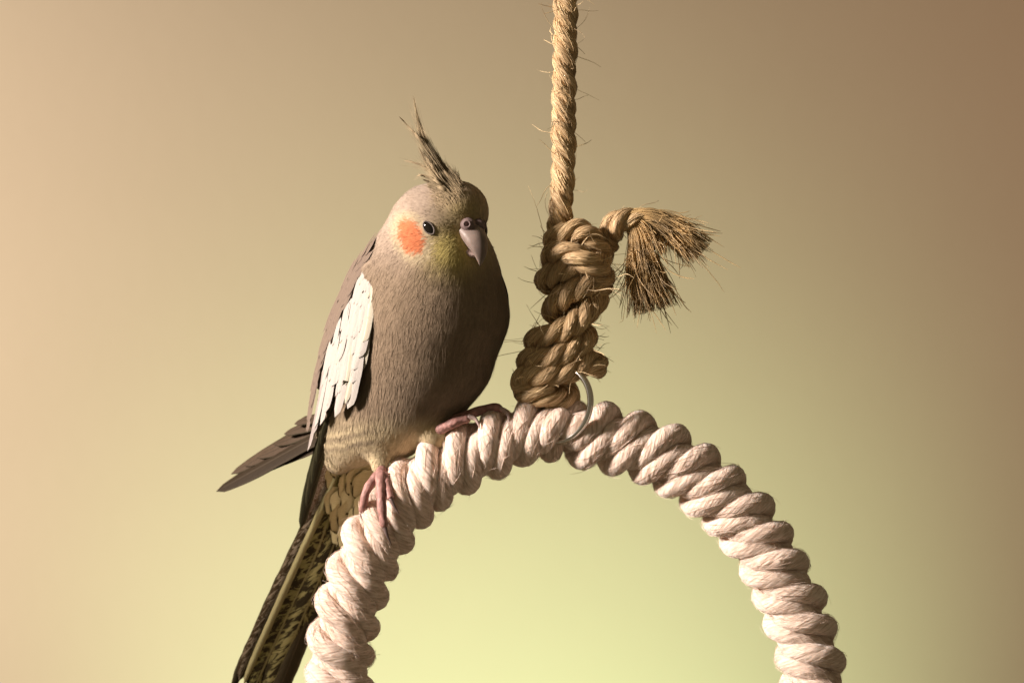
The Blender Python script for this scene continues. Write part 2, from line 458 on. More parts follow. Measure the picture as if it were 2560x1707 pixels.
# loose hairs standing off the rope and knots
nst = 420
i0 = np.concatenate([rng.integers(int(len(jp) * 0.02), len(jp) - 10, nst)])
p0 = jp[i0]; T0 = norm(np.gradient(jp, axis=0))[i0]
d0 = rng.normal(0, 1, (nst, 3)); d0 -= (d0 * T0).sum(1, keepdims=True) * T0; d0 = norm(d0)
d0 = norm(d0 + T0 * rng.normal(0, 0.8, (nst, 1)))
ln = rng.gamma(2.2, 14, nst) + 18
q = np.linspace(0, 1, 9)
curl = norm(rng.normal(0, 1, (nst, 3))); curl2 = norm(rng.normal(0, 1, (nst, 3)))
sp_ = p0[:, None] + d0[:, None] * 22 + q[None, :, None] * ln[:, None, None] * d0[:, None] \
    + (q[None, :, None] ** 2) * ln[:, None, None] * 0.55 * curl[:, None] + np.sin(q * 5)[None, :, None] * ln[:, None, None] * 0.10 * curl2[:, None]
sr = np.repeat(rng.uniform(0.55, 1.15, (nst, 1)), 9, 1); sr[:, -2:] *= 0.6
V, F, _ = hair_arrays(sp_, sr)
build('stray_fibres', V, F, M['jute_fibre'], jute, kind='stuff')
# frayed tufts
def tuft(name, guide, s0, s1, count, dsp, mat):
    g, gt = resample(spline(np.array(guide, float), 12), n=14); T, N, B = frames(g)
    q = np.linspace(0, 1, 14)
    u = rng.normal(0, 0.5, (count, 2)); u = u / np.maximum(1, np.linalg.norm(u, axis=1, keepdims=True))
    end = rng.uniform(0.6, 1.08, count)
    idx = np.clip(q[None] * end[:, None] * 13, 0, 12.999); lo = idx.astype(int); f = (idx - lo)[..., None]
    pk = lambda A: A[lo] * (1 - f) + A[lo + 1] * f
    qq = q[None] * end[:, None]
    spread = s0 + (s1 - s0) * qq ** 1.3
    amp = rng.normal(0, 1, (count, 2)) * 7.0
    wav = np.sin(q[None] * rng.uniform(4, 11, (count, 1)) + rng.uniform(0, 6, (count, 1))) * (0.15 + q[None] ** 2)
    P = pk(g) + ((u[:, 0:1] * spread + amp[:, 0:1] * wav)[..., None]) * pk(N) * dsp + ((u[:, 1:2] * spread + amp[:, 1:2] * wav)[..., None]) * pk(B)
    wild = rng.random(count) < 0.2
    P += wild[:, None, None] * (q[None, :, None] ** 3) * rng.normal(0, 34, (count, 1, 3))
    R = np.repeat(rng.uniform(0.7, 1.5, (count, 1)), 14, 1); R[:, -1] *= 0.4
    V, F, _ = hair_arrays(P, R)
    return build(name, V, F, mat, jute, kind='stuff')
tuft('frayed_tuft', [(1568,543,-18),(1612,543,-20),(1660,560,-22),(1706,596,-24),(1752,636,-26)], 17, 50, 620, 0.8, M['fray'])
tuft('frayed_tuft', [(1574,545,-16),(1592,586,-20),(1602,640,-24),(1616,705,-28),(1634,778,-30)], 17, 74, 760, 0.6, M['fray'])

tuft('frayed_tuft', [(1570,544,-18),(1606,556,-24),(1632,592,-30),(1650,640,-36)], 17, 30, 160, 0.7, M['fray'])

# ------------------------------------------------------------------ cockatiel: body
# chains of (x, y, d, r); blended into one skin
CH = [
    [(1094,566,-62,104),(1092,610,-48,118),(1096,685,-24,150),(1088,775,4,182),(1062,880,26,170),(1020,968,56,148),(952,1040,72,120),(884,1092,90,76),(842,1150,120,40)],
    [(1094,566,-62,104),(1146,534,-88,76)],                          # brow
    [(1080,590,-50,112),(1010,705,30,122),(985,800,70,140),(930,920,92,118),(880,1020,98,90),(850,1085,108,66)],  # back
    [(1105,590,-70,100),(1122,632,-102,70)],                         # cheeks and chin
    [(965,1055,60,66),(946,1108,34,36),(951,1166,-14,20)],             # one feathered leg
    [(1050,1030,24,80),(1086,1079,-14,42)],                          # the other
]
def cone_sdf(p, a, b):
    pa = p - np.array(a[:3]); ba = np.array(b[:3], float) - np.array(a[:3], float)
    h = np.clip((pa @ ba) / (ba @ ba), 0, 1)
    return np.linalg.norm(pa - h[..., None] * ba, axis=-1) - (a[3] + (b[3] - a[3]) * h)
def body_sdf(p):
    r = None; k = 20.0
    for ci, ch in enumerate(CH):
        for a, b in zip(ch[:-1], ch[1:]):
            d = cone_sdf(p, a, b)
            if r is None: r = d
            else:
                h = np.clip(0.5 + 0.5 * (r - d) / k, 0, 1); r = r * (1 - h) + d * h - k * h * (1 - h)
    return r
def surface_nets(f, lo, hi, h):
    ax = [np.arange(lo[i], hi[i] + h, h) for i in range(3)]
    G = np.stack(np.meshgrid(*ax, indexing='ij'), -1)
    D = f(G.reshape(-1, 3)).reshape(G.shape[:3])
    s = D < 0
    n = [len(a) for a in ax]
    c = sum(s[i:n[0]-1+i, j:n[1]-1+j, k:n[2]-1+k].astype(int) for i in (0,1) for j in (0,1) for k in (0,1))
    act = (c > 0) & (c < 8)
    ids = -np.ones(act.shape, int); ids[act] = np.arange(act.sum())
    I = np.argwhere(act)
    V = np.array(lo) + (I + 0.5) * h
    F = []
    for axis in range(3):
        o = [0, 1, 2]; o.remove(axis); b, c2 = o
        sl0 = [slice(1, n[i] - 1) for i in range(3)]; sl0[axis] = slice(0, n[axis] - 1)
        sl1 = list(sl0); sl1[axis] = slice(1, n[axis])
        s0, s1 = s[tuple(sl0)], s[tuple(sl1)]
        E = np.argwhere(s0 != s1)
        flip = s0[s0 != s1]
        E = E + np.array([0 if i == axis else 1 for i in range(3)])
        q = []
        for db, dc in ((0, 0), (-1, 0), (-1, -1), (0, -1)):
            e = E.copy(); e[:, b] += db; e[:, c2] += dc
            q.append(ids[e[:, 0], e[:, 1], e[:, 2]])
        q = np.stack(q, 1)
        if axis == 1: flip = ~flip
        q[~flip] = q[~flip][:, ::-1]
        F.append(q)
    return V, np.vstack(F)
def grad(f, p, e=1.5):
    g = np.zeros_like(p)
    for i in range(3):
        d = np.zeros(3); d[i] = e
        g[:, i] = (f(p + d) - f(p - d)) / (2 * e)
    return g
BV, BF = surface_nets(body_sdf, (760, 420, -290), (1300, 1240, 320), 7.0)
for _ in range(4):
    g = grad(body_sdf, BV); BV = BV - body_sdf(BV)[:, None] * g / np.maximum((g * g).sum(1, keepdims=True), 0.2)

# head frame: a forward, b up, c to the side of the visible eye
HC = np.array([1123, 560, -82.0])
hf = norm(np.array([0.66, 0.30, -0.69])); up_ = np.array([0, -1.0, 0])
hw = norm(up_ - hf * (up_ @ hf)); hs = np.cross(hf, hw)
if hs[2] > 0: hs = -hs
def HL(a, b, c): return HC + a * hf + b * hw + c * hs
EYE = np.array([1077, 577, -158.0])
CHEEK = np.array([1032, 598, -130.0])
BEAK = HL(92, 0, 0)

def plum_col(p):
    """natural markings of the plumage by place on the body"""
    x, y, d = p[..., 0], p[..., 1], p[..., 2]
    n1 = vnoise(p * 0.012); n2 = vnoise(p * 0.05 + 7); n3 = vnoise(p * np.array([0.03, 0.11, 0.05]) + 3)
    c = np.zeros(p.shape); c[...] = (0.235, 0.172, 0.115)
    def mixc(c, w, k): return c * (1 - w[..., None]) + np.array(k) * w[..., None]
    c = mixc(c, np.clip(0.25 + 0.5 * n3, 0, 0.5), (0.175, 0.125, 0.078))
    c = mixc(c, sstep(720, 570, y + 14 * n1), (0.37, 0.285, 0.22))                     # paler neck and head
    c = mixc(c, 0.8 * sstep(560, 500, y + 12 * n2) * sstep(1060, 1110, x), (0.38, 0.28, 0.175))  # crown
    fr = np.exp(-(((x - 1140) / 66) ** 2 + ((y - 630) / 58) ** 2)) * sstep(0, -90, d)
    c = mixc(c, np.clip(1.3 * fr + 0.15 * n2 * fr, 0, 1), (0.47, 0.38, 0.13))            # yellow face
    fh = np.exp(-(((x - 1165) / 52) ** 2 + ((y - 535) / 40) ** 2))
    c = mixc(c, 0.8 * fh, (0.36, 0.28, 0.11))
    ck0 = ((x - CHEEK[0] - 0.22 * (y - CHEEK[1])) / 42) ** 2 + ((y - CHEEK[1]) / 54) ** 2
    c = mixc(c, 0.85 * sstep(1.9, 0.9, ck0 + 0.2 * n2) * (d < 0), (0.50, 0.405, 0.26))
    ck = ((x - CHEEK[0] - 0.22 * (y - CHEEK[1])) / 30) ** 2 + ((y - CHEEK[1]) / 43) ** 2
    c = mixc(c, 0.95 * sstep(1.35, 0.75, ck + 0.3 * n2) * (d < 0), (0.60, 0.175, 0.07))          # orange cheek
    lb = sstep(1030, 1085, y + 20 * n1)
    bars = 0.5 + 0.5 * np.sin((y + 0.22 * (x - 900) + 9 * n1 + 5 * n2) / 4.4)
    c = mixc(c, lb, (0.50, 0.405, 0.25))
    c = mixc(c, 0.8 * lb * sstep(1160, 1110, y) * bars * sstep(980, 920, x), (0.17, 0.125, 0.08))
    return c

cock = empty('cockatiel', (955, 1185, -40), 'grey and white cockatiel with orange cheek and raised crest perching on the rope ring', 'cockatiel')
body = build('body', BV, BF, M['skin'], cock, colr=plum_col(BV) * 0.95)

# ------------------------------------------------------------------ plumage strands
def sample_surface(n):
    a, b, c, d = (BV[BF[:, i]] for i in range(4))
    T1 = np.vstack([np.stack([a, b, c], 1), np.stack([a, c, d], 1)])
    ar = np.linalg.norm(np.cross(T1[:, 1] - T1[:, 0], T1[:, 2] - T1[:, 0]), axis=1)
    pick = rng.choice(len(T1), n, p=ar / ar.sum())
    r1, r2 = rng.random(n), rng.random(n); s = np.sqrt(r1)
    t = T1[pick]
    return t[:, 0] * (1 - s)[:, None] + t[:, 1] * (s * (1 - r2))[:, None] + t[:, 2] * (s * r2)[:, None]
def flow(p):
    away = norm(p - (BEAK - 20 * hf))
    spine = norm(np.array([-0.28, 1.0, 0.30]))
    w = sstep(570, 730, p[:, 1])[:, None]
    return norm(away * (1 - w) + spine * w)
def plumage(n, K, lenf, wid, lift, name, jit=0.11):
    p = sample_surface(n)
    nrm = norm(grad(body_sdf, p))
    eye_d = np.linalg.norm((p - EYE) * np.array([1, 1, 0.6]), axis=1)
    bk = p - HL(96, -6, 0)
    la, lb_, lc = bk @ hf, bk @ hw, bk @ hs
    keep = (eye_d > 20.5) & ~((la > -26) & (np.abs(lb_ - 2) < 30) & (np.abs(lc) < 36)) 
    keep &= ~((p[:, 1] > 1165) & (p[:, 0] > 900))
    keep &= ~under_wing(p)
    p, nrm = p[keep], nrm[keep]; n = len(p)
    f = flow(p); f = norm(f - (f * nrm).sum(1, keepdims=True) * nrm)
    sd = np.cross(nrm, f)
    ang = 0.26 * vnoise(p * 0.022) + 0.22 * vnoise(p * 0.06 + 11) + rng.normal(0, jit, n)
    ln = lenf(p) * rng.uniform(0.6, 1.25, n)
    q = np.linspace(0, 1, K)
    P = np.zeros((n, K, 3)); P[:, 0] = p - nrm * 1.5
    dirn = norm(f * np.cos(ang)[:, None] + sd * np.sin(ang)[:, None])
    lf = lift * (1 + 0.55 * vnoise(p * 0.045 + 31) + 0.45 * sstep(680, 860, p[:, 1]) * (1 + vnoise(p * np.array([0.05, 0.022, 0.05]) + 17))) * rng.uniform(0.65, 1.4, n)
    cur = p.copy(); dd = dirn
    for k in range(1, K):
        cur = cur + dd * (ln / (K - 1))[:, None]
        dist = body_sdf(cur); g = norm(grad(body_sdf, cur))
        cur = cur + g * (lf * q[k] ** 1.2 - dist)[:, None]
        fl = flow(cur); fl = norm(fl - (fl * g).sum(1, keepdims=True) * g)
        dd = norm(0.75 * dd + 0.25 * fl); dd = norm(dd - (dd * g).sum(1, keepdims=True) * g)
        P[:, k] = cur
    tan = norm(np.gradient(P, axis=1))
    side = norm(np.cross(np.repeat(nrm[:, None], K, 1), tan))
    tilt = rng.normal(0, 0.08, n)[:, None, None]
    side = norm(side + tilt * nrm[:, None])
    prof = np.interp(q, [0, 0.25, 0.7, 1], [0.7, 1, 0.8, 0.12])
    R = wid * rng.uniform(0.6, 1.3, (n, 1)) * prof[None]
    V, F, m = hair_arrays(P, R, side)
    c = plum_col(P + rng.normal(0, 1, (n, 1, 3)) * (4.5 - 3.2 * sstep(800, 1000, p[:, 1]))[:, None, None]) * rng.uniform(0.88, 1.10, (n, 1, 1))
    C = np.repeat(np.clip(c, 0, 1).reshape(-1, 3), m, 0)
    return build(name, V, F, M['plumage'], cock, colr=C, kind='stuff')
def length_field(p):
    y = p[:, 1]
    l = 17 + 45 * sstep(600, 800, y) - 34 * sstep(1010, 1070, y)
    near_beak = np.linalg.norm(p - BEAK, axis=1)
    l = l * (0.55 + 0.45 * sstep(30, 110, near_beak))
    leg = np.exp(-(((p[:, 0] - 948) / 40) ** 2 + ((p[:, 1] - 1150) / 45) ** 2))
    return l * (1 - 0.55 * leg)

# ------------------------------------------------------------------ feathers
def feather_arrays(path, width, nrm, camber=0.18, n=16, across=5, tip=0.22, base=0.45, skew=0.0, notch=0.0):
    """path (k,3) rachis, width = half width, nrm (3) or (k,3) outward direction"""
    P, t = resample(spline(np.asarray(path, float), 10), n=n)
    T = norm(np.gradient(P, axis=0))
    Nn = np.broadcast_to(np.asarray(nrm, float), P.shape) if np.ndim(nrm) == 1 else resample(np.asarray(nrm, float), n=n)[0]
    side = norm(np.cross(Nn, T)); Nn = np.cross(T, side)
    q = np.linspace(0, 1, n)
    w = width * (base + (1 - base) * sstep(0, 0.35, q)) * np.sqrt(np.clip(1 - (np.clip(q - (1 - tip), 0, 1) / tip) ** 2, 0.0008, 1))
    a = np.linspace(-1, 1, across)
    wl = w[:, None] * (a[None] * (1 + skew * np.sign(a)[None]))
    if notch:
        wl = wl + notch * np.abs(a)[None] ** 3 * np.sign(a)[None] * rng.normal(0, 1, (n, 1)) * np.minimum(1, w / width)[:, None]
    V = P[:, None] + wl[..., None] * side[:, None] - (camber * w[:, None] * (a[None] ** 2))[..., None] * Nn[:, None]
    V = V.reshape(-1, 3)
    i = np.arange(n - 1)[:, None] * across; j = np.arange(across - 1)[None]
    F = np.stack([i + j, i + j + 1, i + across + j + 1, i + across + j], -1).reshape(-1, 4)
    U = np.broadcast_to((a * 0.5 + 0.5)[None], (n, across)).ravel(); Q = np.broadcast_to(q[:, None], (n, across)).ravel()
    uv = np.stack([U, Q], 1)[F.ravel()]
    return V, F, uv
def feather(name, path, width, nrm, mat, parent, **kw):
    V, F, uv = feather_arrays(path, width, nrm, **kw)
    # closed thin blade: a second sheet just behind, so the vane has thickness
    return build(name, V, F, mat, parent, uv=uv)

M['f_white'] = mat_feather('white_covert', (0.435, 0.40, 0.365), (0.465, 0.43, 0.395), (0.40, 0.36, 0.31), barbs=120, bump=0.3)
M['f_cream'] = mat_feather('cream_covert', (0.46, 0.42, 0.33), (0.48, 0.445, 0.36), (0.72, 0.64, 0.5), barbs=120, bump=0.3)
M['f_grey'] = mat_feather('grey_covert', (0.185, 0.138, 0.108), (0.225, 0.17, 0.135), (0.22, 0.17, 0.12), barbs=100)
M['f_lilac'] = mat_feather('pale_grey_flight', (0.33, 0.285, 0.265), (0.40, 0.36, 0.33), (0.30, 0.25, 0.2), barbs=110)
M['f_dark'] = mat_feather('dark_flight', (0.034, 0.031, 0.016), (0.085, 0.078, 0.042), (0.06, 0.05, 0.03), barbs=130)
M['f_brown'] = mat_feather('brown_flight', (0.034, 0.023, 0.013), (0.046, 0.033, 0.019), (0.06, 0.045, 0.03), barbs=130)
M['f_brown2'] = mat_feather('pale_brown_flight', (0.085, 0.058, 0.038), (0.03, 0.024, 0.010), (0.04, 0.03, 0.02), barbs=130, edge=0.86)
M['t_yellow'] = mat_feather('tail_yellow_mottled', (0.25, 0.225, 0.085), (0.15, 0.125, 0.05), (0.30, 0.26, 0.12), barbs=160, pattern='mottle', c_pat=(0.035, 0.026, 0.012))
M['t_spot'] = mat_feather('tail_spotted', (0.34, 0.30, 0.125), (0.24, 0.205, 0.08), (0.30, 0.26, 0.12), barbs=160, pattern='spots', c_pat=(0.04, 0.03, 0.014))
M['t_shaft'] = mat_feather('tail_pale_web', (0.30, 0.265, 0.13), (0.25, 0.215, 0.10), (0.33, 0.29, 0.15), barbs=160)
M['t_brown'] = mat_feather('tail_brown_mottled', (0.36, 0.28, 0.19), (0.30, 0.23, 0.15), (0.36, 0.28, 0.2), barbs=160, pattern='mottle', c_pat=(0.075, 0.05, 0.025))
M['t_dark'] = mat_feather('tail_dark', (0.07, 0.055, 0.03), (0.14, 0.11, 0.06), (0.1, 0.08, 0.05), barbs=160)
M['t_covert'] = mat_feather('tail_covert', (0.56, 0.48, 0.26), (0.5, 0.42, 0.22), (0.5, 0.43, 0.25), barbs=70, pattern='tipline', c_pat=(0.06, 0.045, 0.02))
M['t_rump'] = mat_feather('rump_mottled', (0.58, 0.48, 0.38), (0.54, 0.45, 0.35), (0.5, 0.42, 0.33), barbs=70, pattern='mottle', c_pat=(0.20, 0.145, 0.10))
M['crest'] = mat_feather('crest_feather', (0.33, 0.255, 0.16), (0.29, 0.22, 0.135), (0.22, 0.16, 0.08), barbs=60)
M['crest_d'] = mat_feather('crest_feather_dark', (0.19, 0.145, 0.08), (0.22, 0.165, 0.095), (0.13, 0.095, 0.04), barbs=60)

# ---- near wing: a curved sheet between its front and its back edge
FE = resample(spline(np.array([(944,622,-48),(952,690,-62),(948,765,-104),(930,840,-98),(908,905,-82),(884,985,-58),(850,1040,-25),(812,1110,20)], float), 12), n=60)[0]
BE = resample(spline(np.array([(936,604,6),(902,630,44),(868,683,74),(830,764,100),(803,840,112),(784,917,118),(770,985,120),(756,1110,124)], float), 12), n=60)[0]
bulge = np.array([-0.62, 0, -0.78])
def wing_grid(nu=40):
    u = np.linspace(0, 1, nu)[:, None, None]
    mid = 0.5 * (FE + BE) + bulge * 54 * (0.4 + 0.6 * np.sin(np.linspace(0.1, 1, 60) * math.pi))[:, None]
    return (1 - u) ** 2 * FE[None] + 2 * u * (1 - u) * mid[None] + u ** 2 * BE[None]
WG = wing_grid()
WN = norm(np.cross(np.gradient(WG, axis=1), np.gradient(WG, axis=0)))
if (WN.reshape(-1, 3) @ bulge).mean() < 0: WN = -WN
WGf, WNf = WG.reshape(-1, 3), WN.reshape(-1, 3)
Wc = WG[::3, ::4].reshape(-1, 3); Wcn = WN[::3, ::4].reshape(-1, 3)
def under_wing(p):
    """true where the folded wing lies on the body"""
    out = np.zeros(len(p), bool)
    for k in range(0, len(p), 4000):
        d = p[k:k + 4000, None] - Wc[None]; dd = (d * d).sum(-1); j = dd.argmin(1)
        r = np.arange(len(j)); h = (d[r, j] * Wcn[j]).sum(1); lat = np.sqrt(np.maximum(dd[r, j] - h * h, 0))
        out[k:k + 4000] = (lat < 9) & (h < 12) & (h > -120)
    return out
plumage(90000, 4, length_field, 1.6, 0.8, 'plumage')
plumage(8000, 4, lambda p: length_field(p) * 1.1, 0.6, 2.6, 'plumage_wisps', jit=0.25)

def wing_pt(x, y, lift=0.0):
    i = np.argsort((WGf[:, 0] - x) ** 2 + (WGf[:, 1] - y) ** 2)[:4]
    p, n = WGf[i].mean(0), norm(WNf[i].mean(0))
    q = np.array([x, y, p[2]]) + n * lift
    return q, n
def wing_feather(name, pts, width, mat, parent, lift0=2.0, lift1=6.0, roll=0.0, **kw):
    P, Nn = [], []
    for k, (x, y) in enumerate(pts):
        l = lift0 + (lift1 - lift0) * k / (len(pts) - 1)
        p, n = wing_pt(x, y, l); P.append(p); Nn.append(n)
    Nn = np.array(Nn)
    if roll: Nn = norm(Nn + roll * np.array([1.0, 0, 0]))
    return feather(name, P, width, Nn.mean(0), mat, parent, **kw)

wing = empty('wing', (955, 1185, -40)); wing.parent = cock; wing.location = (0, 0, 0); wing['label'] = 'folded wing with white covert patch and brown outer edge'
i = np.arange(39)[:, None] * 60; j = np.arange(44)[None]
GF = np.stack([i + j, i + j + 1, i + 60 + j + 1, i + 60 + j], -1).reshape(-1, 4)
M['wing_base'] = mat_plain('wing_base_plumage', (0.33, 0.26, 0.20), 0.85, 0.1, 0.2, 700.0, bump=0.4)
# solid wing bone/muscle mass: front sheet plus a back sheet
thick = 12 * np.sin(np.linspace(0, 1, 40) * math.pi)[:, None] * np.sin(np.linspace(0.02, 0.98, 60) * math.pi)[None]
Vf = (WG - WN * 4).reshape(-1, 3); Vb = (WG - WN * (4.5 + thick[..., None])).reshape(-1, 3)
build('wing_base', np.vstack([Vf, Vb]), np.vstack([GF, GF[:, ::-1] + len(Vf)]), M['wing_base'], wing)

def c2(x, y): return (700 + 0.3827 * x, 580 + 0.3827 * y)
def bent(a, b, bend=0.0):
    a, b = np.array(c2(*a)), np.array(c2(*b)); m = 0.5 * (a + b); d = b - a
    m = m + bend * np.array([-d[1], d[0]])
    return [tuple(a), tuple(m), tuple(b)]
# long white greater coverts / secondaries, back to front
LONG = [((300,560),(168,1440),26,'f_lilac',-0.03), ((320,560),(212,1330),26,'f_lilac',-0.03), ((330,520),(225,1285),26,'f_white',-0.03),
        ((350,480),(268,1262),34,'f_white',-0.035), ((380,470),(305,1180),34,'f_white',-0.03), ((420,470),(372,1205),36,'f_white',-0.06),
        ((460,460),(352,1010),34,'f_white',-0.02), ((470,440),(400,1050),34,'f_white',-0.05),
        ((500,430),(462,1148),38,'f_white',-0.07), ((540,430),(490,985),36,'f_white',-0.04), ((570,430),(505,900),34,'f_white',-0.05), ((590,420),(540,820),32,'f_white',-0.05), ((600,400),(570,720),30,'f_cream',-0.05)]
for k, (a, b, w, m, bd) in enumerate(LONG):
    wing_feather('white_feather' if m != 'f_lilac' else 'flight_feather', bent(a, b, bd), w * 0.3827 * 1.22, M[m], wing, lift0=1 + 0.5 * k, lift1=2.5 + 0.8 * k, n=18, tip=0.16, base=0.7, camber=0.30, notch=0.5)
# median white coverts: shingles from the bottom row up to the shoulder
rows = []
for k in range(44):
    f = k / 43.0
    y = 760 - 560 * f + random.uniform(-25, 25)
    # band of white between a ragged left limit and the front edge
    xl = np.interp(y, [150, 250, 330, 450, 600, 700, 800], [590, 545, 500, 425, 355, 300, 262])
    xr = np.interp(y, [150, 250, 450, 600, 700, 800], [622, 632, 632, 600, 575, 545])
    x = xl + (xr - xl) * ((k * 0.382) % 1.0)
    L = np.interp(y, [150, 400, 760], [150, 290, 330]) * random.uniform(0.85, 1.15)
    rows.append((y, x, L, xl, xr))
rows.sort(key=lambda r: -r[0])
for k, (y, x, L, xl, xr) in enumerate(rows):
    fx = (x - xl) / max(1, xr - xl)
    tipx = x - L * (0.22 - 0.10 * fx)
    mat = M['f_cream'] if (fx > 0.85 or random.random() < 0.12) else M['f_white']
    wing_feather('white_feather', bent((x, y - 70), (tipx, y + L), random.uniform(-0.05, 0.0)), random.uniform(9.5, 13.0), mat, wing,
                 lift0=4 + 0.06 * k, lift1=6.5 + 0.06 * k, n=12, tip=0.32, base=0.5, camber=0.26, notch=0.4)
# brown-grey feathers along the outer edge and shoulder
rows = []
for k in range(58):
    y = 1080 - 1000 * (k / 57.0) + random.uniform(-25, 25)
    xo = np.interp(y, [70, 110, 270, 480, 680, 880, 1060], [615, 560, 445, 345, 275, 225, 190])
    xl = np.interp(y, [60, 150, 250, 330, 450, 600, 700, 800, 900, 1100], [640, 610, 560, 515, 440, 370, 315, 272, 245, 205])
    x = xo + (xl - xo) * ((k * 0.618) % 1.0) * 1.0 + 12
    rows.append((y, x))
rows.sort(key=lambda r: -r[0])
for k, (y, x) in enumerate(rows):
    L = np.interp(y, [70, 400, 1000], [90, 150, 230]) * random.uniform(0.85, 1.15)
    sl = np.interp(y, [70, 300, 700, 1100], [0.66, 0.47, 0.28, 0.12])
    wing_feather('grey_feather', bent((x + 22, y - 60), (x - L * sl, y + L), 0.02), random.uniform(8.5, 11.5), M['f_grey'], wing,
                 lift0=6 + 0.04 * k, lift1=8.5 + 0.04 * k, n=10, tip=0.4, base=0.5, camber=0.22, notch=0.4)

def c3(x, y, d): return (480 + 0.4637 * x, 980 + 0.4637 * y, d)
def c3p(pts): return [c3(*p) for p in pts]
# near wing primaries: dark feathers below the white coverts
FRONT = np.array([0.35, 0, -0.94])
PRIM = [([(820,-40,-30),(730,170,60),(640,460,120),(562,760,150)], 17), ([(830,0,-34),(748,160,50),(670,380,100),(600,640,125)], 15),
        ([(840,-20,-40),(760,130,40),(690,300,80),(636,520,105)], 14), ([(845,-60,-46),(770,100,30),(710,230,60),(664,400,85)], 13), ([(850,-60,-50),(780,80,20),(730,180,45),(690,300,66)], 12)]
for k, (p, w) in enumerate(PRIM):
    feather('primary_feather', np.array(c3p(p)) + np.array([0, 0, -3.0 * k]), w, FRONT, M['f_dark'], wing, n=22, tip=0.3, base=0.8, camber=0.25, notch=0.4)
# tip of the other wing, crossing behind the back
other = empty('wing', (955, 1185, -40)); other.parent = cock; other.location = (0, 0, 0); other['label'] = 'other folded wing with brown tip crossing behind the back'
UPN = np.array([-0.35, -0.6, -0.72])
FAR = [([(900,60,170),(640,175,225),(350,345,262),(150,470,280)], 20, 'f_brown2'), ([(900,80,168),(640,190,224),(400,325,258),(230,425,270)], 20, 'f_brown2'),
       ([(900,90,166),(640,205,222),(430,320,250),(300,375,262)], 19, 'f_brown2'), ([(900,60,164),(650,190,220),(500,265,245),(392,300,252)], 18, 'f_brown2'),
       ([(900,40,162),(650,170,218),(540,210,235),(455,242,244)], 18, 'f_brown2'), ([(900,30,160),(660,140,214),(580,160,225),(515,185,232)], 16, 'f_brown2'),
       ([(900,130,160),(620,262,216),(330,420,255),(70,565,285)], 25, 'f_brown'), ([(900,170,170),(620,310,222),(380,410,260),(110,556,288)], 20, 'f_brown')]
for k, (p, w, m) in enumerate(FAR):
    feather('primary_feather', np.array(c3p(p)) + np.array([0, 0, -2.2 * k]), w, UPN, M[m], other, n=22, tip=0.30, base=0.8, camber=0.22, notch=0.5)
# its dark edge seen beyond the breast
EDGE = [([(1222,640,20),(1262,720,10),(1271,775,30)], 20), ([(1228,690,40),(1264,770,30),(1262,822,56)], 20), ([(1220,740,60),(1254,820,56),(1240,884,90)], 20),
        ([(1205,800,80),(1232,880,80),(1205,950,120)], 20), ([(1180,860,100),(1196,940,110),(1150,1020,150)], 22)]
RN = np.array([0.9, 0, 0.42])
for k, (p, w) in enumerate(EDGE):
    feather('grey_feather', np.array(p, float), w, RN, M['f_brown'], other, n=14, tip=0.35, camber=0.2, notch=0.7)

# ------------------------------------------------------------------ tail
tail = empty('tail', (955, 1185, -40)); tail.parent = cock; tail.location = (0, 0, 0); tail['label'] = 'long tail with yellow and black mottled underside'
TN = np.array([0.42, -0.12, -0.90])
TAIL = [([(800,330,170),(600,720,205),(410,1110,240),(232,1500,275),(150,1690,292)], 14, 't_dark', 0.12),
        ([(800,350,168),(560,830,214),(380,1190,246),(260,1455,268)], 13, 't_dark', 0.12),
        ([(770,340,160),(660,640,186),(520,930,212),(370,1240,240),(200,1620,274)], 20, 't_brown', 0.12),
        ([(880,480,160),(800,760,196),(650,1110,226),(470,1560,262),(380,1790,280)], 30, 't_dark', 0.2),
        ([(860,470,156),(790,720,190),(660,1040,216),(490,1420,250),(350,1740,276)], 36, 't_spot', 0.2),
        ([(840,430,150),(740,640,178),(630,930,204),(440,1330,240),(270,1700,270)], 42, 't_yellow', 0.2),
        ([(800,380,144),(700,610,166),(575,880,192),(400,1260,226),(230,1640,262)], 11, 't_shaft', 0.12)]
for k, (p, w, m, tp) in enumerate(TAIL):
    feather('tail_feather', np.array(c3p(p)) + np.array([0, 0, -3.0 * k]), w, TN, M[m], tail, n=40, tip=tp, base=0.7, camber=0.18 if m != 't_shaft' else 0.5, notch=0.5)
# rump side strip and under tail coverts
RUMP = [([(735,250,110),(690,420,136),(630,600,160),(575,745,180)], 11, 't_rump'), ([(745,240,104),(705,380,128),(660,520,148),(610,660,168)], 12, 't_rump'), ([(760,230,98),(725,350,118),(700,440,132),(668,540,150)], 12, 't_rump')]
for k, (p, w, m) in enumerate(RUMP):
    feather('rump_feather', np.array(c3p(p)) + np.array([0, 0, -4.0 * k]), w, TN, M[m], tail, n=20, tip=0.3, camber=0.25)
COV = []
for r in range(6):
    for s in range(4):
        x = 770 + s * 44 - 12 * r + 20 * (r % 2) + random.uniform(-12, 12); y = 880 - r * 100 + 10 * s + random.uniform(-26, 26)
        COV.append(((x + 26 + 8 * s, y - 170, 132 + 6 * (5 - r)), (x + 8 + 4 * s, y - 80, 142 + 6 * (5 - r)), (x - 16, y, 150 + 6 * (5 - r))))
for k, p in enumerate(COV):
    feather('tail_covert', np.array(c3p(p)) + np.array([0, 0, -1.2 * k]), random.uniform(28, 36), norm(TN + np.array([random.uniform(-.2, .2), 0, 0])), M['t_covert'], tail, n=12, tip=0.7, camber=0.04, notch=0.6)

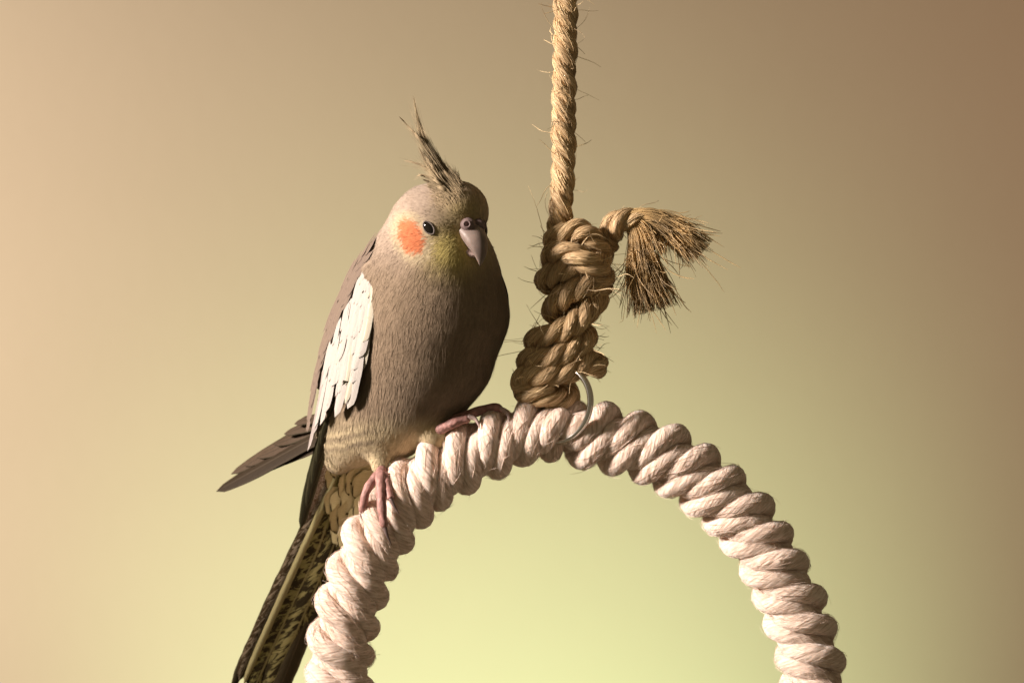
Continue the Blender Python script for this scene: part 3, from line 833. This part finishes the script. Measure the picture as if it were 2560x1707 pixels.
# ------------------------------------------------------------------ crest
def snap_early(xy):
    q = np.column_stack([xy, np.full(len(xy), -300.0)])
    for _ in range(40): q[:, 2] += np.maximum(body_sdf(q), 0.0) * 0.85
    return q, norm(grad(body_sdf, q))
def c1(x, y): return (940 + 0.319 * x, 220 + 0.319 * y)
crest = empty('crest', (955, 1185, -40)); crest.parent = cock; crest.location = (0, 0, 0)
CR = [([(700,860),(590,700),(470,540),(385,400),(330,240),(300,80)], 6.5, 'crest_d', -10), ([(690,850),(570,690),(450,520),(380,420),(345,330),(315,200)], 6.0, 'crest_d', -14),
      ([(670,850),(560,700),(440,560),(345,420),(270,330),(190,245)], 6.0, 'crest', -24), ([(660,850),(540,690),(430,540),(370,440),(350,370)], 5.5, 'crest', -30),
      ([(650,860),(530,720),(430,600),(370,530),(340,480)], 6.5, 'crest', -36), ([(640,860),(520,740),(450,640),(400,560),(372,500)], 7.0, 'crest', -42),
      ([(620,860),(520,760),(450,680),(400,610),(350,500)], 6.5, 'crest', -48), ([(600,830),(500,720),(410,650),(320,610),(228,588)], 5.0, 'crest', -40),
      ([(590,850),(490,760),(420,720),(360,705),(325,712)], 6.0, 'crest', -52), ([(680,870),(600,760),(540,660),(500,580),(460,500)], 7.5, 'crest_d', -22),
      ([(690,870),(620,780),(570,690),(540,600)], 7.0, 'crest_d', -20), ([(640,880),(560,790),(490,700),(440,620)], 8.0, 'crest', -46), ([(620,890),(540,810),(470,750),(410,700)], 8.0, 'crest', -56),
      ([(710,860),(660,760),(620,690),(590,640)], 5.0, 'crest_d', -4), ([(600,880),(520,810),(450,770),(380,740)], 8.0, 'crest', -60)]
for k, (p, w, m, dd) in enumerate(CR):
    q = np.array([(*c1(*a), -104 + dd * 0.9 + 46 * (i / (len(p) - 1)) + 12 * math.sin(3 * i + k)) for i, a in enumerate(p)])
    feather('crest_feather', q, w * 0.6, np.array([-0.45, -0.25, -0.86]), M[m], crest, n=26, tip=0.75, base=0.9, camber=0.5, notch=0.35)
# fine loose barbs of the crest
gP, gR = [], []
for p, w, m, dd in CR:
    q0 = np.array([(*c1(*a), -104 + dd * 0.9 + 46 * (i / (len(p) - 1))) for i, a in enumerate(p)])
    q0 = resample(spline(q0, 8), n=8)[0]
    for s in range(34):
        o = rng.normal(0, 4.2, 3); e = rng.uniform(0.6, 1.02)
        t = np.linspace(0.05, e, 8) * 7; lo = np.minimum(t.astype(int), 6); f = (t - lo)[:, None]
        g = q0[lo] * (1 - f) + q0[lo + 1] * f
        gP.append(g + o[None] * (0.4 + np.linspace(0, 1, 8)[:, None] ** 2 * 1.2)); gR.append(np.interp(np.linspace(0, 1, 8), [0, 0.5, 1], [0.8, 0.7, 0.15]))
nc = 420                                 # short feathers of the crown sweeping up into the crest
u, v = rng.random(nc), rng.random(nc)
r0, rn = snap_early(np.stack([1080 + 80 * u + 16 * v, 458 + 62 * v ** 1.5 + 14 * (1 - u)], 1))
t = np.linspace(0, 1, 8)
for k in range(nc):
    L = rng.uniform(18, 52) * (0.45 + 0.7 * u[k]) * (1.15 - 0.6 * v[k])
    dr = norm(np.array([-0.86 + 0.25 * u[k], -0.34 - 0.45 * u[k], 0.15]) + rng.normal(0, 0.10, 3))
    gP.append(r0[k] - rn[k] * 2.5 + dr * L * t[:, None] + rn[k] * (5 * t * (1 - 0.5 * t))[:, None] + np.array([-8.0, -10.0, 0]) * (t ** 2)[:, None] * u[k])
    gR.append(np.interp(t, [0, 0.4, 1], [0.7, 0.8, 0.15]))
V, F, _ = hair_arrays(np.array(gP), np.array(gR))
M['crest_hair'] = mat_plain('crest_barbs', (0.36, 0.28, 0.17), 0.6, 0.2, 0.35, 200.0)
build('crest_barbs', V, F, M['crest_hair'], crest, kind='stuff')

# ------------------------------------------------------------------ face
M['eye'] = mat_plain('eye_black', (0.010, 0.008, 0.006), 0.06, 0.6, 0.1)
M['lid'] = mat_plain('eyelid_skin', (0.15, 0.125, 0.11), 0.7, 0.2, 0.2, 900.0, bump=0.5)
M['beak'] = mat_plain('beak_horn', (0.20, 0.152, 0.130), 0.48, 0.4, 0.18, 240.0, bump=0.12, sss=0.1)
M['cere'] = mat_plain('cere_skin', (0.15, 0.105, 0.10), 0.6, 0.3, 0.2, 700.0, bump=0.4)
M['hole'] = mat_plain('nostril_hole', (0.02, 0.008, 0.006), 0.8, 0.1, 0.1)
M['foot'] = mat_plain('foot_skin', (0.34, 0.178, 0.155), 0.55, 0.35, 0.28, 650.0, bump=0.9, sss=0.1)
M['claw'] = mat_plain('claw_horn', (0.16, 0.11, 0.10), 0.35, 0.4, 0.3, 300.0)
M['claw_pale'] = mat_plain('pale_claw_horn', (0.42, 0.31, 0.28), 0.35, 0.4, 0.2, 300.0)

def snap(p, out=0.0):
    """move a point onto the body skin along the view depth"""
    q = np.array([[p[0], p[1], -300.0]])
    for _ in range(60): q[0, 2] += max(body_sdf(q)[0], 0.0) * 0.8
    n = norm(grad(body_sdf, q))[0]
    return q[0] + n * out, n
def ellipsoid(name, c, axes, mat, parent, nu=24, nv=16):
    """axes: three vectors"""
    u = np.linspace(0, 2 * math.pi, nu, endpoint=False); v = np.linspace(0, math.pi, nv)
    A = np.array(axes, float)
    pts = np.stack([np.outer(np.sin(v), np.cos(u)), np.outer(np.sin(v), np.sin(u)), np.outer(np.cos(v), np.ones(nu))], -1)
    V = (pts.reshape(-1, 3) @ A) + np.array(c)
    i = np.arange(nv - 1)[:, None] * nu; j = np.arange(nu)[None]
    F = np.stack([i + j, i + nu + j, i + nu + (j + 1) % nu, i + (j + 1) % nu], -1).reshape(-1, 4)
    return build(name, V, F, mat, parent)

for sgn in (1, -1):
    if sgn == 1:
        ep, en_ = snap((1077, 577))
    else:                                    # the eye on the hidden side of the head, mirrored across the head plane
        c = (ep_vis - HC) @ hs; ep = ep_vis - 2 * c * hs; en_ = en_vis - 2 * (en_vis @ hs) * hs
    if sgn == 1: ep_vis, en_vis = ep.copy(), en_.copy()
    ax = norm(np.array([0.60, 0.80, 0.0]) - en_ * (np.array([0.60, 0.80, 0.0]) @ en_)); bx = np.cross(en_, ax)
    eye = ellipsoid('eye', ep - en_ * 4, [ax * 19, bx * 12, en_ * 10], M['eye'], cock)
    t = np.linspace(0, 2 * math.pi, 40)
    lidp = ep + en_ * 2.0 + (18.5 * np.cos(t))[:, None] * ax + (11.0 * np.sin(t) * np.abs(np.sin(t)) ** 0.25)[:, None] * bx
    tube('eyelid', lidp, 1.9, M['lid'], eye, sides=8, caps=False)
    t2 = ep - en_ * 0.5 + (21 * np.cos(t))[:, None] * ax + (15 * np.sin(t))[:, None] * bx

def beak_mesh(name, top, bot, hw_, mat, parent, shift=0.0, power=1.0, n=24, sides=28):
    t = np.linspace(0, 1, n)
    tp = resample(spline(np.array([(*p, 0) for p in top], float), 10), n=n)[0]; bt = resample(spline(np.array([(*p, 0) for p in bot], float), 10), n=n)[0]
    hwv = np.interp(t, np.linspace(0, 1, len(hw_)), hw_)
    a = np.linspace(0, 2 * math.pi, sides, endpoint=False)
    V = []
    for k in range(n):
        c = 0.5 * (tp[k] + bt[k]); h = 0.5 * (tp[k] - bt[k])
        ca, sa = np.cos(a), np.sin(a)
        yy = np.sign(ca) * np.abs(ca) ** power
        wide = np.abs(sa) ** 0.9 * np.sign(sa) * (1 - 0.28 * np.clip(ca, 0, 1))
        for j in range(sides):
            V.append(HL(c[0] + h[0] * yy[j] + shift, c[1] + h[1] * yy[j], hwv[k] * wide[j]))
    V = np.array(V)
    i = np.arange(n - 1)[:, None] * sides; j = np.arange(sides)[None]
    F = np.stack([i + j, i + (j + 1) % sides, i + sides + (j + 1) % sides, i + sides + j], -1).reshape(-1, 4)
    return build(name, V, F, mat, parent)
beak = empty('beak', (955, 1185, -40)); beak.parent = cock; beak.location = (0, 0, 0)
beak_mesh('upper_beak', [(84,26),(112,18),(134,-2),(146,-28),(147,-52),(143,-69)], [(74,-22),(90,-30),(108,-40),(124,-50),(136,-62),(142,-70)], [33,34,30,23,13,2.5], M['beak'], beak)
beak_mesh('lower_beak', [(72,-18),(92,-28),(110,-38),(121,-45)], [(74,-43),(98,-55),(112,-58),(122,-51)], [29,28,21,8], M['claw_pale'], beak)
for sg in (1, -1):
    cp = HL(90, 20, 20 * sg); dn = norm(0.55 * hf + 0.25 * hw + 0.8 * sg * hs)
    ce = ellipsoid('cere', HL(88, 18, 16 * sg), [hf * 21, hw * 18, hs * 19], M['cere'], beak)
    a1 = norm(np.cross(dn, hw)); a2 = np.cross(dn, a1); t = np.linspace(0, 2 * math.pi, 30)
    q0 = HL(88, 18, 16 * sg) + dn * 18.6
    tube('nostril_rim', q0 + 8.2 * (np.cos(t)[:, None] * a1 + np.sin(t)[:, None] * a2), 2.2, M['cere'], beak, sides=8, caps=False)
    ellipsoid('nostril', q0, [a1 * 5.6, a2 * 5.6, dn * 1.8], M['hole'], beak, 14, 8)

# ------------------------------------------------------------------ feet
def toe(parent, pts, r0, r1, claw, mat=None):
    P, t = resample(spline(np.array(pts, float), 10), n=34)
    q = np.linspace(0, 1, 34)
    R = 1.1 * (r0 + (r1 - r0) * q) * (1 + 0.07 * np.sin(q * 21)) ; R[-1] *= 0.55; R[-2] *= 0.85
    tube('toe', P, R, M['foot'], parent, sides=12)
    C, t = resample(spline(np.array(claw, float), 10), n=14)
    tube('claw', C, np.interp(np.linspace(0, 1, 14), [0, 0.2, 1], [r1 * 0.72, r1 * 0.62, 0.8]), mat or M['claw'], parent, sides=10)
f1 = empty('foot', (955, 1185, -40)); f1.parent = cock; f1.location = (0, 0, 0)
ellipsoid('ankle', (954, 1186, -40), [np.array([15, 5, -3.0]), np.array([-6, 24, -14.0]), np.array([2, 6, 15.0])], M['foot'], f1)
toe(f1, [(955,1182,-48),(955,1206,-72),(958,1250,-92),(962,1290,-96),(966,1312,-95)], 13, 9, [(965,1306,-96),(972,1330,-95),(983,1356,-86)])
toe(f1, [(948,1184,-44),(932,1202,-56),(918,1228,-66),(912,1258,-64),(908,1276,-52)], 11, 8.5, [(909,1270,-58),(906,1290,-42),(912,1306,-24)])
toe(f1, [(962,1184,-48),(970,1204,-66),(977,1228,-84),(981,1244,-92)], 11, 8.5, [(980,1240,-92),(990,1260,-96),(1002,1278,-92)])
toe(f1, [(955,1180,-30),(985,1180,10),(1010,1180,50)], 11, 8, [(1008,1180,46),(1030,1190,70),(1050,1210,80)])
f2 = empty('foot', (955, 1185, -40)); f2.parent = cock; f2.location = (0, 0, 0)
ellipsoid('ankle', (1074, 1074, -8), [np.array([26, -14, -4.0]), np.array([7, 13, -2.0]), np.array([0, 2, 15.0])], M['foot'], f2)
toe(f2, [(1066,1084,-14),(1100,1072,-46),(1130,1058,-56),(1155,1048,-56),(1176,1043,-54)], 14, 10, [(1172,1040,-58),(1190,1046,-64),(1202,1070,-72)], M['claw_pale'])
toe(f2, [(1072,1074,0),(1128,1052,-24),(1170,1036,-26),(1206,1024,-28),(1236,1017,-30),(1256,1024,-32)], 13, 9.5, [(1250,1019,-34),(1269,1034,-42),(1273,1062,-54)], M['claw_pale'])
toe(f2, [(1080,1080,-10),(1070,1110,30),(1066,1130,60)], 11, 8, [(1066,1128,56),(1066,1145,76),(1074,1160,86)])
